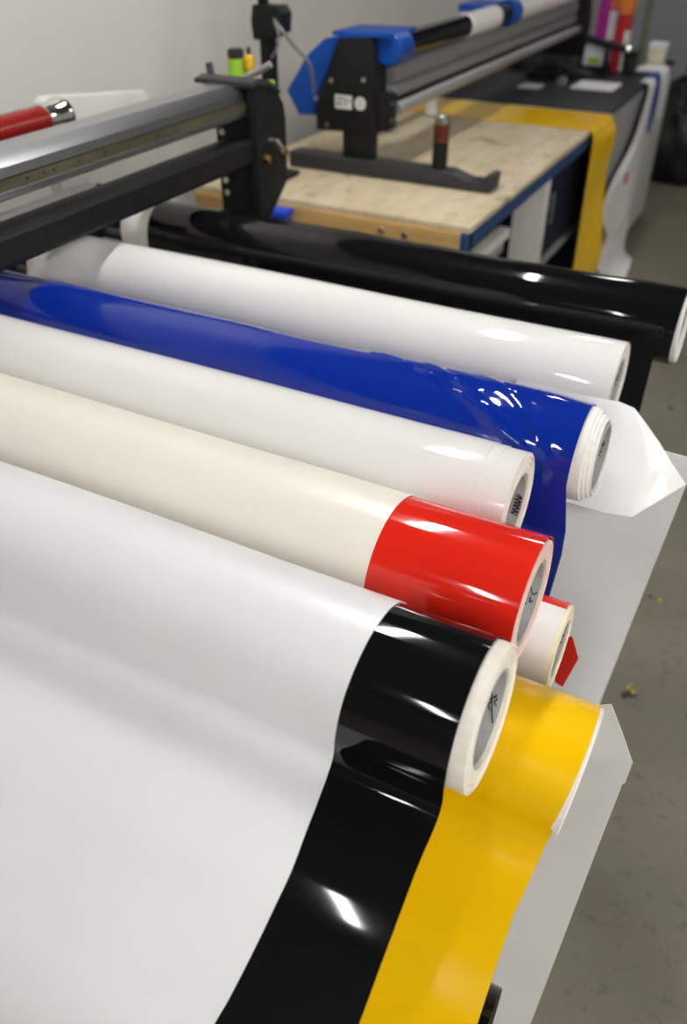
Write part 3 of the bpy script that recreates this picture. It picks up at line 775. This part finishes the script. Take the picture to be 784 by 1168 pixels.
# ------------------------------------------------------------------ clutter at the far end of the black table
GC = None
def pbox(name, label, cat, x0, x1, y0, y1, z0, z1, mat, bev=.003, parts=()):
    t = thing(name, label, cat, ((x0 + x1) / 2, (y0 + y1) / 2, z0))
    build('body', bx(x0, x1, y0, y1, z0, z1, bev), mat, t)
    for (n_, m_, q) in parts: build(n_, bx(*q), m_, t, smooth=False)
    return t
ZT = .8615
pbox('product_box', 'magenta box with an orange top band at the far end of the table', 'box', -1.13, -1.02, 5.02, 5.10, ZT + .06, 1.30, 'magenta', .003, [('orange_band', 'orange', (-1.07, -1.019, 5.018, 5.10, 1.14, 1.22)), ('white_panel', 'paper', (-1.07, -1.03, 5.018, 5.02, 1.0, 1.13))])
pbox('product_box', 'red box with white side standing right of the magenta box', 'box', -1.015, -.955, 4.98, 5.06, ZT, 1.28, 'red_print', .003, [('orange_band', 'orange', (-1.016, -.954, 4.978, 5.06, 1.12, 1.20)), ('white_panel', 'paper', (-.972, -.953, 4.978, 5.06, .865, 1.05))])
pbox('storage_tub', 'white tub with yellow green label left of the red box', 'tub', -1.145, -1.03, 4.90, 5.00, ZT + .03, .985, 'paper', .006, [('label', 'lime', (-1.12, -1.06, 4.898, 4.90, .90, .93))])
pbox('plinth_board', 'black board under the tub and magenta box', 'board', -1.149, -1.018, 4.87, 5.12, ZT, ZT + .0295, 'black_metal', .002)
t = thing('cutter_arm', 'black bar with a steel tip lying in front of the red box', 'tool', (-1.0, 4.8, .95))
build('bar', pipe(bmesh.new(), [(-1.14, 4.86, 1.02), (-1.02, 4.84, 1.0), (-.92, 4.84, .985)], .018), 'black_metal', t)
build('tip', pipe(bmesh.new(), [(-.92, 4.84, .985), (-.905, 4.84, .983)], .014), 'steel', t)
build('support', bx(-1.03, -1.005, 4.83, 4.85, ZT, .99, .002), 'black_metal', t)
t = thing('display_post', 'olive grey upright post at the far end of the table', 'post', (-.90, 5.2, ZT))
build('post', bx(-.925, -.895, 5.18, 5.22, ZT, 1.45, .004), 'olive', t)
build('base', bx(-.95, -.87, 5.15, 5.25, ZT, ZT + .02, .004), 'olive', t)
pbox('card_box', 'small cream box beside the white cloth on the table corner', 'box', -.875, -.79, 5.22, 5.30, ZT, .97, 'cream_box', .003, [('lid', 'paper', (-.877, -.788, 5.218, 5.302, .95, .972))])
pbox('black_pouch', 'black tool pouch between the red box and the cream box', 'pouch', -.95, -.885, 4.96, 5.05, ZT, .95, 'rubber', .015, [('flap', 'black_metal', (-.952, -.883, 4.955, 5.052, .93, .955))])
def papersheet(label, x0, x1, y0, y1, n_=1):
    o = build('paper_sheet', bx(x0, x1, y0, y1, ZT, ZT + .004), 'paper', smooth=False); tag(o, label, 'paper', None)
papersheet('white paper lying flat before the black pouch', -1.07, -.87, 4.40, 4.62)
papersheet('white paper lying by the laminator rail on the black mat', -1.30, -1.20, 4.30, 4.42)
t = thing('cutting_tool', 'black hand cutter lying on the mat below the laminator', 'tool', (-1.2, 4.5, ZT))
build('body', prism(bmesh.new(), [(-1.36, ZT), (-1.36, .885), (-1.30, .905), (-1.10, .90), (-1.04, .885), (-1.04, ZT)], 'xz', 4.62, 4.74, .005), 'black_metal', t)
build('handle', pipe(bmesh.new(), [(-1.32, 4.66, .90), (-1.24, 4.62, .925), (-1.12, 4.60, .915)], .013), 'rubber', t)
build('wheel', rod(bmesh.new(), 4.40, 4.415, .024, (-1.115, 0, ZT + .0245), 'y', 20), 'steel', t)
build('wheel_arm', pipe(bmesh.new(), [(-1.115, 4.407, .888), (-1.12, 4.52, .90), (-1.13, 4.64, .89)], .008), 'black_metal', t)

# bin bags on the floor by the far wall
def bag(x, y, rx, ry, h, label, seed):
    rnd = random.Random(seed)
    bm = bmesh.new(); bmesh.ops.create_icosphere(bm, subdivisions=4, radius=1)
    ph = [rnd.uniform(0, 6) for _ in range(6)]
    for v in bm.verts:
        c = v.co
        w = 1 + .07 * math.sin(c.x * 7 + ph[0]) * math.sin(c.z * 6 + ph[1]) + .05 * math.sin(c.y * 11 + ph[2] + c.z * 5) + .03 * math.sin(c.x * 17 + c.y * 13 + ph[3])
        z = max(c.z * w, -.72)
        v.co = Vector((x + c.x * rx * w, y + c.y * ry * w, (z + .72) / 1.72 * h))
    t = thing('bin_bag', label, 'bag', (x, y, 0), 'black bin bags on the floor')
    build('sack', bm, 'bag', t)
    build('knot', lathe(bmesh.new(), [(h - .03, .0005), (h - .03, .05), (h + .02, .02), (h + .07, .05), (h + .08, .0005)], (x, y, 0), 'z', 14), 'bag', t)
bag(-.72, 6.5, .30, .28, .52, 'black bin bag on the floor just right of the table corner', 1)
bag(-.02, 6.7, .33, .3, .55, 'black bin bag on the floor at the right edge of the photo', 2)
bag(-.9, 7.4, .3, .3, .5, 'black bin bag farthest back by the far wall', 3)

# ------------------------------------------------------------------ camera and world
cam = bpy.data.cameras.new('camera'); co = bpy.data.objects.new('camera', cam); COL.objects.link(co)
pitch, hd_ = R(36.78), R(27.6)
co.location = (0, 0, 1.6)
co.rotation_euler = (PI / 2 - pitch, 0, hd_)
cam.sensor_fit = 'VERTICAL'; cam.sensor_height = 36; cam.sensor_width = 36 * 784 / 1168
cam.lens = 939 / 1168 * 36
cam.clip_start = .02; cam.clip_end = 60
cam.dof.use_dof = True; cam.dof.focus_distance = .98; cam.dof.aperture_fstop = 3.2
S.camera = co

w = bpy.data.worlds.new('room air'); S.world = w; w.use_nodes = True
w.node_tree.nodes['Background'].inputs[0].default_value = (.9, .95, 1, 1)
w.node_tree.nodes['Background'].inputs[1].default_value = .05
S.view_settings.view_transform = 'Standard'; S.view_settings.look = 'None'
S.view_settings.gamma = 1; S.view_settings.use_curve_mapping = False
S.view_settings.exposure = .05
